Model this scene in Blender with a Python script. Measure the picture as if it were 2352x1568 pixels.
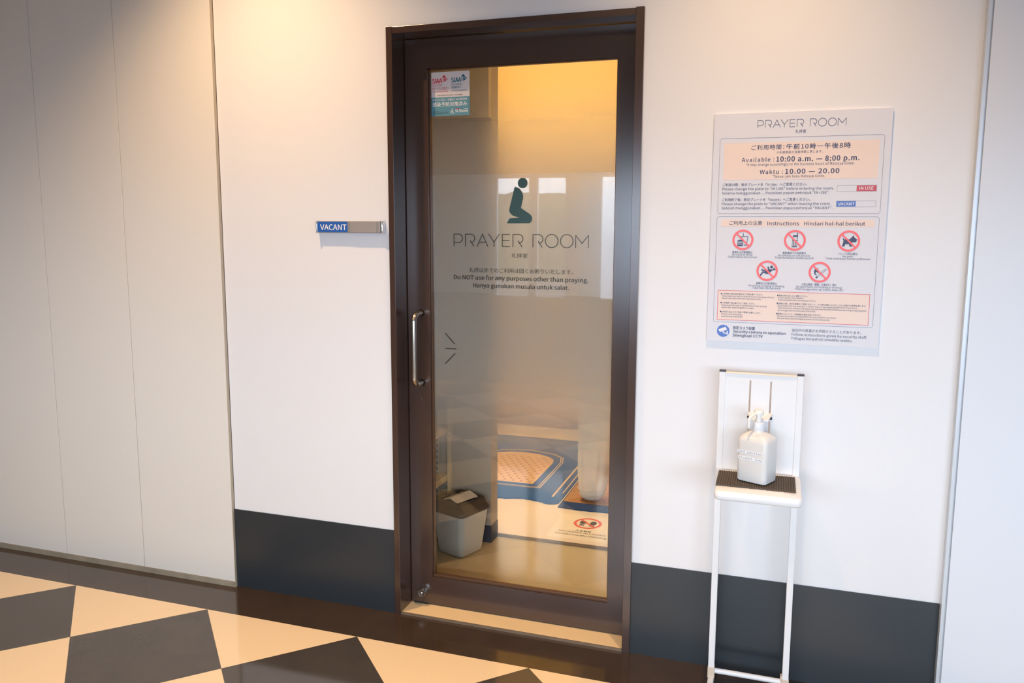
import bpy, bmesh, math, random, os
from mathutils import Vector, Matrix
random.seed(7)
for o in list(bpy.data.objects): bpy.data.objects.remove(o)
SC = bpy.context.scene
COL = SC.collection
PI = math.pi

# ------------------------------------------------------------ camera
cam = bpy.data.cameras.new('camera')
cam.sensor_fit = 'HORIZONTAL'; cam.sensor_width = 36.0
cam.lens = 1802.34 / 2352 * 36
cam.shift_x = -31.64 / 2352; cam.shift_y = -23.95 / 2352
cam.clip_start = .02
co = bpy.data.objects.new('camera', cam); COL.objects.link(co)
yaw, pit, rol = -0.3083645, -0.1302821, 0.0058481
fw = Vector((math.sin(yaw)*math.cos(pit), math.cos(yaw)*math.cos(pit), math.sin(pit)))
rt = Vector((math.cos(yaw), -math.sin(yaw), 0)); up = rt.cross(fw)
R2 = rt*math.cos(rol) + up*math.sin(rol); U2 = up*math.cos(rol) - rt*math.sin(rol)
M = Matrix((( R2.x, U2.x, -fw.x, 1.55009), (R2.y, U2.y, -fw.y, -2.50961), (R2.z, U2.z, -fw.z, 1.43414), (0,0,0,1)))
co.matrix_world = M
SC.camera = co

# ------------------------------------------------------------ view, world, daylight, lamps
SC.view_settings.view_transform = 'Standard'; SC.view_settings.look = 'None'
SC.view_settings.exposure = 0.07; SC.view_settings.gamma = 1.0; SC.view_settings.use_curve_mapping = False
SC.cycles.max_bounces = 10; SC.cycles.diffuse_bounces = 5; SC.cycles.glossy_bounces = 5
SC.cycles.transmission_bounces = 10; SC.cycles.transparent_max_bounces = 24
SC.cycles.caustics_reflective = False; SC.cycles.caustics_refractive = False
SC.cycles.sample_clamp_indirect = 25.0
SC.cycles.use_denoising = True

DAY = 12.5            # sky brightness
W = bpy.data.worlds.new('sky'); SC.world = W; W.use_nodes = True
nt = W.node_tree; nt.nodes.clear()
wo = nt.nodes.new('ShaderNodeOutputWorld'); bg = nt.nodes.new('ShaderNodeBackground')
tc = nt.nodes.new('ShaderNodeTexCoord'); sx = nt.nodes.new('ShaderNodeSeparateXYZ'); cr = nt.nodes.new('ShaderNodeValToRGB')
mr = nt.nodes.new('ShaderNodeMapRange'); mr.inputs[1].default_value = -1; mr.inputs[2].default_value = 1
nt.links.new(tc.outputs['Generated'], sx.inputs[0]); nt.links.new(sx.outputs[2], mr.inputs[0]); nt.links.new(mr.outputs[0], cr.inputs[0])
e = cr.color_ramp.elements
e[0].position = .40; e[0].color = (.15,.17,.21,1)
e[1].position = .49; e[1].color = (.36,.43,.55,1)
a = e.new(.53); a.color = (.70,.85,1.02,1)
a = e.new(.72); a.color = (.80,.92,1.04,1)
a = e.new(.90); a.color = (.46,.62,1,1)
nt.links.new(cr.outputs[0], bg.inputs[0]); bg.inputs[1].default_value = DAY
nt.links.new(bg.outputs[0], wo.inputs[0])

LAMPS = [(-.19, 158), (1.50, 112)]      # x of the ceiling downlights, watts
LAMP_Y = -.58
LAMP_COL = (1.0, .64, .33)
ROOM_LAMP = (88, (1.0, .88, .71))      # ceiling lamp of the prayer room

# ------------------------------------------------------------ materials
def lin(c):
    return tuple(((x/255)/12.92 if x/255 <= .04045 else ((x/255+.055)/1.055)**2.4) for x in c) + (1,)
MATS = {}
def mat(name, rgb=(200,200,200), rough=.5, metal=0, spec=.5, coat=0, bump=0, bscale=200, var=0, vscale=5, trans=0, sss=0, emit=0):
    if name in MATS: return MATS[name]
    m = bpy.data.materials.new(name); m.use_nodes = True
    n = m.node_tree; b = n.nodes['Principled BSDF']
    b.inputs['Base Color'].default_value = lin(rgb); b.inputs['Roughness'].default_value = rough
    b.inputs['Metallic'].default_value = metal; b.inputs['Specular IOR Level'].default_value = spec
    b.inputs['Coat Weight'].default_value = coat; b.inputs['Coat Roughness'].default_value = .22
    b.inputs['Transmission Weight'].default_value = trans
    if emit:
        b.inputs['Emission Color'].default_value = lin(rgb); b.inputs['Emission Strength'].default_value = emit
    if bump or var:
        tcn = n.nodes.new('ShaderNodeTexCoord')
    if bump:
        nz = n.nodes.new('ShaderNodeTexNoise'); nz.inputs['Scale'].default_value = bscale; nz.inputs['Detail'].default_value = 3
        bp = n.nodes.new('ShaderNodeBump'); bp.inputs['Strength'].default_value = bump; bp.inputs['Distance'].default_value = .002
        n.links.new(tcn.outputs['Object'], nz.inputs['Vector']); n.links.new(nz.outputs[0], bp.inputs['Height']); n.links.new(bp.outputs[0], b.inputs['Normal'])
    if var:
        nz = n.nodes.new('ShaderNodeTexNoise'); nz.inputs['Scale'].default_value = vscale; nz.inputs['Detail'].default_value = 5
        mx = n.nodes.new('ShaderNodeMix'); mx.data_type = 'RGBA'
        c = lin(rgb); mx.inputs[6].default_value = tuple(x*(1-var) for x in c[:3])+(1,); mx.inputs[7].default_value = tuple(min(1,x*(1+var)) for x in c[:3])+(1,)
        n.links.new(tcn.outputs['Object'], nz.inputs['Vector']); n.links.new(nz.outputs[0], mx.inputs[0]); n.links.new(mx.outputs[2], b.inputs['Base Color'])
    MATS[name] = m; return m

# ------------------------------------------------------------ mesh helpers
class MB:
    """collects shapes in world coordinates; build() links them as one mesh object"""
    def __init__(s): s.v=[]; s.f=[]; s.mi=[]
    def add(s, vs, fs, mi=0):
        k=len(s.v); s.v += [tuple(v) for v in vs]; s.f += [tuple(i+k for i in f) for f in fs]; s.mi += [mi]*len(fs); return s
    def box(s, x0,x1,y0,y1,z0,z1, mi=0):
        vs=[(x,y,z) for z in (z0,z1) for y in (y0,y1) for x in (x0,x1)]
        return s.add(vs, [(0,2,3,1),(4,5,7,6),(0,1,5,4),(2,6,7,3),(0,4,6,2),(1,3,7,5)], mi)
    def rbox(s, x0,x1,y0,y1,z0,z1, r=.003, seg=3, mi=0, xf=None):
        bm=bmesh.new(); bmesh.ops.create_cube(bm, size=1)
        for v in bm.verts: v.co=Vector(((x0+x1)/2+v.co.x*(x1-x0),(y0+y1)/2+v.co.y*(y1-y0),(z0+z1)/2+v.co.z*(z1-z0)))
        bmesh.ops.bevel(bm, geom=bm.edges[:], offset=r, segments=seg, affect='EDGES', profile=.5)
        bm.verts.index_update(); vs=[xf@v.co if xf else v.co.copy() for v in bm.verts]; fs=[[v.index for v in f.verts] for f in bm.faces]; bm.free()
        return s.add(vs, fs, mi)
    def tube(s, path, r, seg=16, mi=0, cap=True):
        P=[Vector(p) for p in path]; n=len(P); rr=r if isinstance(r,(list,tuple)) else [r]*n
        vs=[]; fs=[]; ref=None
        for i,p in enumerate(P):
            t=(P[min(i+1,n-1)]-P[max(i-1,0)]).normalized()
            if ref is None: ref=Vector((0,0,1)) if abs(t.z)<.9 else Vector((1,0,0))
            a=t.cross(ref).normalized(); b=a.cross(t).normalized(); ref=b
            for k in range(seg):
                th=2*PI*k/seg; vs.append(p+(a*math.cos(th)+b*math.sin(th))*rr[i])
        for i in range(n-1):
            for k in range(seg):
                k2=(k+1)%seg; fs.append((i*seg+k,i*seg+k2,(i+1)*seg+k2,(i+1)*seg+k))
        if cap: fs.append(tuple(range(seg))[::-1]); fs.append(tuple((n-1)*seg+k for k in range(seg)))
        return s.add(vs, fs, mi)
    def lathe(s, prof, c, axis='z', seg=32, mi=0, cap=True):
        vs=[]; fs=[]
        for r,h in prof:
            for k in range(seg):
                th=2*PI*k/seg; a,b=r*math.cos(th), r*math.sin(th)
                vs.append({'z':(c[0]+a,c[1]+b,c[2]+h),'y':(c[0]+a,c[1]+h,c[2]+b),'x':(c[0]+h,c[1]+a,c[2]+b)}[axis])
        n=len(prof)
        for i in range(n-1):
            for k in range(seg):
                k2=(k+1)%seg; fs.append((i*seg+k,i*seg+k2,(i+1)*seg+k2,(i+1)*seg+k))
        if cap: fs.append(tuple(range(seg))[::-1]); fs.append(tuple((n-1)*seg+k for k in range(seg)))
        return s.add(vs, fs, mi)
    def loft(s, rings, mi=0, cap=True):
        n=len(rings[0]); vs=[v for r in rings for v in r]; fs=[]
        for i in range(len(rings)-1):
            for k in range(n):
                k2=(k+1)%n; fs.append((i*n+k,i*n+k2,(i+1)*n+k2,(i+1)*n+k))
        if cap: fs.append(tuple(range(n))[::-1]); fs.append(tuple((len(rings)-1)*n+k for k in range(n)))
        return s.add(vs, fs, mi)
    # flat print in a plane: pl maps (a,b) to a point
    def poly(s, pts, pl, mi=0): return s.add([pl(*p) for p in pts], [tuple(range(len(pts)))], mi)
    def ring(s, c, r0, r1, pl, seg=48, mi=0):
        vs=[]
        for k in range(seg):
            th=2*PI*k/seg; vs += [pl(c[0]+r0*math.cos(th), c[1]+r0*math.sin(th)), pl(c[0]+r1*math.cos(th), c[1]+r1*math.sin(th))]
        return s.add(vs, [(2*k,2*k+1,(2*k+3)%(2*seg),(2*k+2)%(2*seg)) for k in range(seg)], mi)
    def disc(s, c, r, pl, seg=40, mi=0, ry=None):
        return s.poly([(c[0]+r*math.cos(2*PI*k/seg), c[1]+(ry or r)*math.sin(2*PI*k/seg)) for k in range(seg)], pl, mi)
    def line(s, pts, w, pl, mi=0, closed=False):
        P=[Vector(p) for p in pts]; n=len(P); L=[]
        for i in range(n):
            a=P[i-1] if (i>0 or closed) else None; b=P[(i+1)%n] if (i<n-1 or closed) else None
            d1=(P[i]-a).normalized() if a is not None else None; d2=(b-P[i]).normalized() if b is not None else None
            d1=d1 or d2; d2=d2 or d1
            n1=Vector((-d1.y,d1.x)); n2=Vector((-d2.y,d2.x)); m=(n1+n2)
            m = m.normalized() if m.length>1e-6 else n1
            k=min(2.5, 1/max(.3,m.dot(n1))); L.append((P[i]+m*k*w/2, P[i]-m*k*w/2))
        vs=[pl(*q) for ab in L for q in ab]; cnt=n if closed else n-1
        return s.add(vs, [(2*i,2*i+1,(2*i+3)%(2*n),(2*i+2)%(2*n)) for i in range(cnt)], mi)
    def build(s, name, m, parent=None, loc=None, smooth=False, bevel=0):
        me=bpy.data.meshes.new(name)
        root=parent
        while root is not None and root.parent is not None: root=root.parent
        off=Vector(root.location) if root is not None else (Vector(loc) if loc else Vector((0,0,0)))
        me.from_pydata([tuple(Vector(v)-off) for v in s.v], [], s.f)
        for q in (m if isinstance(m,(list,tuple)) else [m]): me.materials.append(q)
        for p,i in zip(me.polygons, s.mi): p.material_index=i
        bm=bmesh.new(); bm.from_mesh(me); bmesh.ops.recalc_face_normals(bm, faces=bm.faces)
        if bevel: bmesh.ops.bevel(bm, geom=[e for e in bm.edges if len(e.link_faces)==2 and e.calc_face_angle(0)>.6], offset=bevel, segments=2, affect='EDGES', profile=.5)
        bm.to_mesh(me); bm.free()
        if smooth:
            for p in me.polygons: p.use_smooth=True
            try: me.set_sharp_from_angle(angle=math.radians(40))
            except Exception: pass
        me.update()
        o=bpy.data.objects.new(name, me); COL.objects.link(o)
        if parent is not None: o.parent=parent
        elif loc: o.location=loc
        return o
def tag(o, label, cat, group=None, kind=None):
    o['label']=label; o['category']=cat
    if group: o['group']=group
    if kind: o['kind']=kind
    return o
def thing(name, loc, label, cat, group=None, kind=None):
    o=bpy.data.objects.new(name, None); COL.objects.link(o); o.location=loc; o.empty_display_size=.05
    return tag(o,label,cat,group,kind)
def struct(mb, name, m, label, cat, **k):
    o=mb.build(name,m,**k); return tag(o,label,cat,kind='structure')
def plY(y): return lambda a,b: (a,y,b)
def plZ(z): return lambda a,b: (a,b,z)
def lift(pl,n):
    # the same plane raised n hair-thin layers towards the reader
    o,a,b=(Vector(pl(*p)) for p in ((0,0),(1,0),(0,1))); N_=(a-o).cross(b-o).normalized()*(.00003*n)
    return lambda x,z: Vector(pl(x,z))+N_
def rrect(x0,x1,z0,z1,r,n=6):
    P=[]
    for cx,cz,t0 in ((x1-r,z1-r,0),(x0+r,z1-r,PI/2),(x0+r,z0+r,PI),(x1-r,z0+r,1.5*PI)):
        P += [(cx+r*math.cos(t0+PI/2*i/n), cz+r*math.sin(t0+PI/2*i/n)) for i in range(n+1)]
    return P

# ------------------------------------------------------------ lettering
FONT={}
def font(k):
    if k not in FONT:
        FONT[k]=None
        try:
            d=bpy.utils.system_resource('DATAFILES', path='fonts')
            FONT[k]=bpy.data.fonts.load(os.path.join(d, {'sans':'Inter.woff2','mono':'DejaVuSansMono.woff2','cjk':'Noto Sans CJK Regular.woff2'}[k]))
        except Exception: pass
    return FONT[k]
GC={}
def glyphs(t, f='sans', offset=0, res=3, sp=1.0):
    if (t,f,res,sp) in GC: return GC[(t,f,res,sp)]
    c=bpy.data.curves.new('t','FONT'); c.body=t; c.resolution_u=res; c.offset=offset; c.space_character=sp
    if font(f): c.font=font(f)
    o=bpy.data.objects.new('t',c); COL.objects.link(o)
    dg=bpy.context.evaluated_depsgraph_get(); me=bpy.data.meshes.new_from_object(o.evaluated_get(dg))
    vs=[(v.co.x,v.co.y) for v in me.vertices]; fs=[tuple(p.vertices) for p in me.polygons]
    bpy.data.objects.remove(o); bpy.data.curves.remove(c); bpy.data.meshes.remove(me)
    GC[(t,f,res,sp)]=(vs,fs)
    return vs,fs
REF={}
def text(mb, t, x0, x1, z0, h, st, pl, mi=0, f='sans', sp=1.0):
    j=st[0]=='j'; f='cjk'
    if j not in REF: REF[j]=[v[1] for v in glyphs('\u56fd' if j else 'H',f)[0]]
    lo,hi=min(REF[j]),max(REF[j]); ky=h/(hi-lo)
    vs,fs=glyphs(t,f,0,2 if h<.012 else 4,sp)
    if not vs: return
    a=min(v[0] for v in vs); b=max(v[0] for v in vs); k=(x1-x0)/(b-a)
    d={'b':.085,'jb':.040,'m':.035,'jm':.018,'r':.012,'j':0}[st]*h     # heavier weights: the outline struck again a hair aside
    for i,(dx,dz) in enumerate([(0,0)]+([(d/2,0),(-d/2,0),(0,d/3),(0,-d/3)] if d else [])):
        q=lift(pl,i)
        mb.add([q(x0+(x-a)*k+dx, z0+(y-(lo if j else 0))*ky+dz) for x,y in vs], fs, mi)

TEXT=[
  ('title', '礼拝室', 1.5849, 1.6146, 1.7171, 0.0092, 'j'),
  ('hours', 'ご利用時間：', 1.4619, 1.5554, 1.671, 0.0136, 'jm'),
  ('hours', '午前10時―午後8時', 1.5612, 1.7384, 1.6707, 0.015, 'jb'),
  ('hours', '※松屋銀座の営業時間に準じます。', 1.535, 1.6637, 1.6586, 0.0073, 'j'),
  ('hours', 'Available :', 1.4352, 1.5285, 1.6361, 0.0119, 'm'),
  ('hours', '10:00 a.m. — 8:00 p.m.', 1.535, 1.7639, 1.6355, 0.0143, 'b'),
  ('hours', '*It may change accordingly to the business hours of Matsuya Ginza.', 1.4473, 1.7514, 1.6238, 0.0074, 'r'),
  ('hours', 'Waktu :', 1.4888, 1.5549, 1.5998, 0.0118, 'm'),
  ('hours', '10.00 — 20.00', 1.5619, 1.7113, 1.5996, 0.0135, 'b'),
  ('hours', '*Sesuai jam buka Matsuya Ginza.', 1.5263, 1.6722, 1.5886, 0.0071, 'r'),
  ('plate', 'ご利用の際：表示プレートを「In Use」へご変更ください。', 1.3817, 1.6241, 1.5642, 0.0086, 'jm'),
  ('plate', 'Please change the plate to "IN USE" before entering the room.', 1.3813, 1.699, 1.5524, 0.0072, 'r'),
  ('plate', 'Selama menggunakan ... Posisikan papan petunjuk "IN USE".', 1.3813, 1.6877, 1.5401, 0.0072, 'r'),
  ('plate', 'ご利用終了後：表示プレートを「Vacant」へご変更ください。', 1.3818, 1.6358, 1.5194, 0.0086, 'jm'),
  ('plate', 'Please change the plate to "VACANT" when leaving the room.', 1.3812, 1.6935, 1.5076, 0.0073, 'r'),
  ('plate', 'Setelah menggunakan ... Posisikan papan petunjuk "VACANT".', 1.3813, 1.6984, 1.4952, 0.0073, 'r'),
  ('inuse', 'IN USE', 1.7691, 1.8067, 1.5506, 0.0087, 'm'),
  ('vacant', 'VACANT', 1.7136, 1.7579, 1.506, 0.0083, 'm'),
  ('head', 'ご利用上の注意', 1.4061, 1.502, 1.4476, 0.012, 'jm'),
  ('head', 'Instructions', 1.5176, 1.6075, 1.4475, 0.0107, 'm'),
  ('head', 'Hindari hal-hal berikut', 1.6226, 1.7903, 1.4474, 0.0106, 'm'),
  ('cap0', '飲食および飲酒禁止', 1.4181, 1.4781, 1.3616, 0.0069, 'jm'),
  ('cap0', 'No food or drink', 1.4184, 1.4781, 1.3547, 0.0055, 'r'),
  ('cap0', 'Tidak makan dan minum', 1.4046, 1.492, 1.3478, 0.0055, 'r'),
  ('cap1', '携帯電話での会話禁止', 1.565, 1.6322, 1.3613, 0.0068, 'jm'),
  ('cap1', 'No talking on cell phones', 1.5526, 1.644, 1.3547, 0.0054, 'r'),
  ('cap1', 'Tidak berbicara melalui ponsel', 1.5433, 1.6536, 1.3479, 0.0054, 'r'),
  ('cap2', 'ペットの持込禁止', 1.7218, 1.775, 1.3614, 0.0067, 'jm'),
  ('cap2', 'No pets', 1.7346, 1.7623, 1.3545, 0.0053, 'r'),
  ('cap2', 'Tidak membawa hewan peliharaan', 1.6864, 1.81, 1.3477, 0.0053, 'r'),
  ('cap3', '仮眠および休息禁止', 1.4923, 1.5529, 1.2681, 0.0069, 'jm'),
  ('cap3', 'No resting, lounging or sleeping', 1.4709, 1.5748, 1.2615, 0.0055, 'r'),
  ('cap3', 'Tidak tidur dan bersantai', 1.482, 1.5639, 1.2546, 0.0055, 'r'),
  ('cap4', '火気の使用（喫煙、お香含む）禁止', 1.6239, 1.7223, 1.2683, 0.0068, 'jm'),
  ('cap4', 'No open flame (no smoking or incense)', 1.6094, 1.737, 1.2618, 0.0054, 'r'),
  ('cap4', 'Tidak menggunakan api (rokok, dupa, dll.)', 1.6052, 1.7413, 1.2546, 0.0054, 'r'),
  ('notice', '◆ご利用終了後は持ち物を全てお持ち帰りください。', 1.3876, 1.5145, 1.2338, 0.0053, 'jm'),
  ('notice', 'Please make sure that you have all of your belongings with you.', 1.392, 1.548, 1.2272, 0.0046, 'r'),
  ('notice', 'Seusai salat, bawa semua barang bawaan Anda.', 1.3919, 1.5089, 1.2204, 0.0046, 'r'),
  ('notice', '◆ご利用終了後は速やかにご退出ください。', 1.3877, 1.4923, 1.2056, 0.0053, 'jm'),
  ('notice', 'Please leave the room in a timely manner after praying.', 1.3918, 1.5271, 1.199, 0.0046, 'r'),
  ('notice', 'Seusai salat, segera tinggalkan ruangan.', 1.3916, 1.4902, 1.1922, 0.0046, 'r'),
  ('notice', '◆お手回り品などはご自身で管理をお願いします。', 1.3875, 1.5094, 1.1778, 0.0053, 'jm'),
  ('notice', 'Mind personal belongings.', 1.3918, 1.4551, 1.1712, 0.0046, 'r'),
  ('notice', 'Awasi barang Anda sendiri.', 1.3918, 1.4579, 1.1641, 0.0046, 'r'),
  ('notice', '◆備品の持ち出しはご遠慮ください。', 1.5545, 1.6431, 1.2335, 0.0051, 'jm'),
  ('notice', 'Do not remove room supplies.', 1.5584, 1.6316, 1.2274, 0.0045, 'r'),
  ('notice', 'Tidak membawa keluar perlengkapan di sini.', 1.5588, 1.6669, 1.2205, 0.0045, 'r'),
  ('notice', '◆危険な行為、他のお客様のご迷惑になること、その他礼拝室にふさわしくない目的での利用を禁じます。', 1.5544, 1.8067, 1.2091, 0.0052, 'jm'),
  ('notice', 'No activities that may endanger or bother others or use inappropriate for the Prayer Room', 1.5583, 1.7829, 1.2027, 0.0045, 'r'),
  ('notice', 'Tidak melakukan tindakan berbahaya atau yang menimbulkan ketidaknyamanan bagi pengunjung lain', 1.5586, 1.8081, 1.1959, 0.0045, 'r'),
  ('notice', 'dan menggunakan musala selain untuk salat.', 1.5584, 1.6678, 1.1889, 0.0045, 'r'),
  ('notice', '◆事故などについて、松屋銀座は責任を負いかねます。', 1.5544, 1.6837, 1.1775, 0.0052, 'jm'),
  ('notice', 'Matsuya Ginza takes no responsibility for any accidents or incidents.', 1.5581, 1.7266, 1.1713, 0.0045, 'r'),
  ('notice', 'Matsuya Ginza tidak bertanggung jawab atas kecelakaan dsb.', 1.5582, 1.7091, 1.1644, 0.0045, 'r'),
  ('foot', '防犯カメラ設置', 1.4299, 1.4945, 1.1266, 0.0099, 'jb'),
  ('foot', 'Security camera in operation', 1.43, 1.5849, 1.1165, 0.0077, 'b'),
  ('foot', 'Dilengkapi CCTV', 1.4301, 1.5184, 1.1044, 0.0077, 'b'),
  ('foot', '巡回中の係員がお声掛けすることがあります。', 1.6026, 1.7975, 1.1271, 0.0091, 'j'),
  ('foot', 'Follow instructions given by security staff.', 1.6025, 1.8146, 1.1153, 0.0076, 'r'),
  ('foot', 'Petugas berpatroli sewaktu-waktu.', 1.6027, 1.7746, 1.1034, 0.0076, 'r'),
  ('slider', 'VACANT', -0.0222, 0.0841, 1.4242, 0.0192, 'm'),
  ('door', '礼拝室', 0.6633, 0.7221, 1.3307, 0.0155, 'j'),
  ('door', '礼拝以外でのご利用は固くお断りいたします。', 0.5042, 0.8863, 1.2773, 0.0158, 'j'),
  ('door', 'Do NOT use for any purposes other than praying.', 0.445, 0.94, 1.2515, 0.0147, 'm'),
  ('door', 'Hanya gunakan musala untuk salat.', 0.5197, 0.8722, 1.2241, 0.0143, 'm'),
  ('st_red', 'SIAA', 0.3679, 0.4046, 1.936, 0.0159, 'b'),
  ('st_red', 'ISO 21702', 0.3678, 0.406, 1.9258, 0.0064, 'm'),
  ('st_red', '抗ウイルス加工', 0.3677, 0.426, 1.9133, 0.0088, 'jm'),
  ('st_red', 'JP0612466X0002D', 0.3676, 0.4271, 1.9051, 0.005, 'r'),
  ('st_teal', 'SIAA', 0.4405, 0.4769, 1.9366, 0.0157, 'b'),
  ('st_teal', 'ISO 22196', 0.4408, 0.4779, 1.9268, 0.0063, 'm'),
  ('st_teal', '抗菌加工', 0.4407, 0.4784, 1.9156, 0.0079, 'jm'),
  ('st_teal', 'JP0122466A0001U', 0.4409, 0.4993, 1.9064, 0.0049, 'r'),
  ('st_black', '有機合成抗菌材使用･抗菌シリカ水溶性樹脂', 0.386, 0.4816, 1.8922, 0.0039, 'j'),
  ('st_white', '抗ウイルス加工・抗菌加工 SIAA認証取得', 0.3689, 0.4991, 1.8753, 0.0071, 'jm'),
  ('st_white', '感染予防対策済み', 0.3687, 0.499, 1.8559, 0.0142, 'jb'),
  ('st_white', 'Si-Shield', 0.4545, 0.5007, 1.8349, 0.0088, 'b'),
]
for k_,t_,a_,b_,z_,h_,s_ in TEXT: glyphs(t_,'cjk',0,2 if h_<.012 else 4,1.06 if k_=='hours' else 1.0)      # outlines made first, while the scene is small
for t_ in ('国','H'): glyphs(t_,'cjk')
for t_ in 'handsitelco-fr': glyphs(t_,'mono',0,3)
# ------------------------------------------------------------ corridor shell
AX, TD, AY = -1.07742, .6364, -.2027
def floor_mat():
    m=bpy.data.materials.new('checker tiles'); m.use_nodes=True; n=m.node_tree; b=n.nodes['Principled BSDF']; L=n.links
    def N(t,**k):
        q=n.nodes.new(t)
        for a,v in k.items(): setattr(q,a,v)
        return q
    def mth(op,a,b_=None):
        q=N('ShaderNodeMath',operation=op)
        for i,x in enumerate((a,b_)):
            if x is None: continue
            if isinstance(x,(int,float)): q.inputs[i].default_value=x
            else: L.new(x,q.inputs[i])
        return q.outputs[0]
    tc=N('ShaderNodeTexCoord'); sp=N('ShaderNodeSeparateXYZ'); L.new(tc.outputs['Object'],sp.inputs[0])
    X=mth('SUBTRACT',sp.outputs[0],AX); Y=mth('SUBTRACT',sp.outputs[1],AY)
    p=mth('DIVIDE',mth('SUBTRACT',X,Y),TD); q=mth('DIVIDE',mth('ADD',X,Y),TD)
    par=mth('FLOORED_MODULO',mth('ADD',mth('FLOOR',p),mth('FLOOR',q)),2.0)      # 0 light, 1 dark
    border=mth('GREATER_THAN',Y,0.0)
    dark=mth('MAXIMUM',par,border)
    def seam(u):
        fr=mth('FRACT',u); d=mth('MINIMUM',fr,mth('SUBTRACT',1.0,fr)); return mth('LESS_THAN',d,.0022)
    sm=mth('MAXIMUM',seam(p),seam(q))
    nz=N('ShaderNodeTexNoise'); nz.inputs['Scale'].default_value=7; nz.inputs['Detail'].default_value=7; nz.inputs['Roughness'].default_value=.65
    L.new(tc.outputs['Object'],nz.inputs['Vector'])
    nf=N('ShaderNodeTexNoise'); nf.inputs['Scale'].default_value=160; nf.inputs['Detail'].default_value=3; L.new(tc.outputs['Object'],nf.inputs['Vector'])
    def mixc(f,a,c):
        q=N('ShaderNodeMix',data_type='RGBA'); 
        for i,x in ((0,f),(6,a),(7,c)):
            if isinstance(x,tuple): q.inputs[i].default_value=x
            elif isinstance(x,(int,float)): q.inputs[i].default_value=x
            else: L.new(x,q.inputs[i])
        return q.outputs[2]
    dk=mixc(nz.outputs[0],lin((56,52,50)),lin((80,73,67)))
    bk=mixc(nz.outputs[0],lin((48,38,31)),lin((76,61,50)))
    lt=mixc(mth('MULTIPLY',nf.outputs[0],.5),lin((240,215,178)),lin((230,201,160)))
    c=mixc(dark,lt,mixc(border,dk,bk))
    c=mixc(mth('MULTIPLY',sm,mth('SUBTRACT',.5,mth('MULTIPLY',border,.32))),c,lin((30,27,25)))
    L.new(c,b.inputs['Base Color'])
    L.new(mth('ADD',.05,mth('MULTIPLY',nz.outputs[0],.08)),b.inputs['Roughness'])
    b.inputs['Specular IOR Level'].default_value=.7
    return m
M_FLOOR=floor_mat()
M_WALL=mat('white wall',(229,230,234),.42,bump=.03,bscale=350)
M_PANEL=mat('satin panel',(228,225,220),.33,bump=.02,bscale=200,var=.02,vscale=2)
M_PANELR=mat('cool satin panel',(221,226,235),.4)
M_CEIL=mat('ceiling paint',(186,180,172),.8)
M_BLACK=mat('black laminate',(43,49,55),.34,bump=.02,bscale=300)
M_ALU=mat('aluminium trim',(205,212,220),.4,metal=.3)
M_DIRT=mat('grubby sill strip',(150,140,122),.7,var=.35,vscale=18)
M_BROWN=mat('dark brown enamel',(66,48,41),.22,spec=.5,coat=.7)
XL0,XR0,YB,ZC=-5.2,5.6,-4.05,3.02
FX0,FX1,FZ=.2484,1.1302,2.1097     # outer door frame
IX0,IX1,IZ=.2706,1.1040,2.0862     # inner door frame

struct(MB().box(XL0,XR0,YB-.1,0.02,-.05,0),'floor',M_FLOOR,'glossy corridor floor of cream and black diagonal checker tiles with a dark border','floor')
struct(MB().box(XL0,XR0,YB-.1,.15,ZC,ZC+.05),'ceiling',M_CEIL,'white corridor ceiling','ceiling')
w=MB(); w.box(-.461,FX0+.004,0,.15,0,ZC); w.box(FX1-.004,2.075,0,.15,0,ZC); w.box(FX0+.004,FX1-.004,0,.15,FZ-.004,ZC)
struct(w,'wall_back',M_WALL,'smooth white wall that holds the brown glass door','wall')
# left: three tall satin panels standing a little proud, thin dark joints between them
PY=-.013
w=MB()
xs=[XL0,-4.15,-3.73,-3.31,-2.59,-2.17,-1.75,-1.3297,-.912,-.4612]
for a,b_ in zip(xs[:-1],xs[1:]): w.box(a+.0014,b_-(.0014 if b_<-.5 else 0),PY,.03,.022,ZC)
struct(w,'wall_left',M_PANEL,'pale satin panel wall left of the door with thin vertical joints','wall',bevel=.0005)
struct(MB().box(XL0,-.4612,PY+.004,.03,0,ZC),'trim_1',mat('joint shadow filler',(58,50,44),.8),'dark backing showing in the joints between the left panels','trim')
struct(MB().box(XL0,-.4612,PY-.003,PY+.02,0,.021),'baseboard_left',M_DIRT,'narrow grimy strip along the foot of the left panels','baseboard')
struct(MB().box(-.4618,-.4596,PY-.001,.02,0,ZC),'trim_2',mat('panel end trim',(178,168,152),.5),'thin pale end strip where left panels meet white wall','trim')
struct(MB().box(-.4596,-.4584,-.0015,.02,0,ZC),'trim_9',mat('dark gap',(60,50,44),.8),'hairline dark gap between the left panels and the white wall','trim')
# right: cool white panel, metal strip at its edge
RY=-.030
struct(MB().box(2.0760,XR0,RY,.15,0,ZC),'wall_right',M_PANELR,'cool white panel wall at the right edge of the photo','wall')
struct(MB().box(2.0625,2.0715,RY+.002,.01,0,ZC).box(2.0715,2.0760,RY+.008,.01,0,ZC),'trim_3',M_ALU,'slim pale metal strip between white wall and right panel','trim')
struct(MB().box(-.4596,FX0+.002,-.004,.01,0,.322),'baseboard_back_left',M_BLACK,'tall black baseboard panel left of the door','baseboard')
struct(MB().box(FX1-.002,2.0625,-.004,.01,0,.322),'baseboard_back_right',M_BLACK,'tall black baseboard panel right of the door, behind the stand','baseboard')
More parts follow.
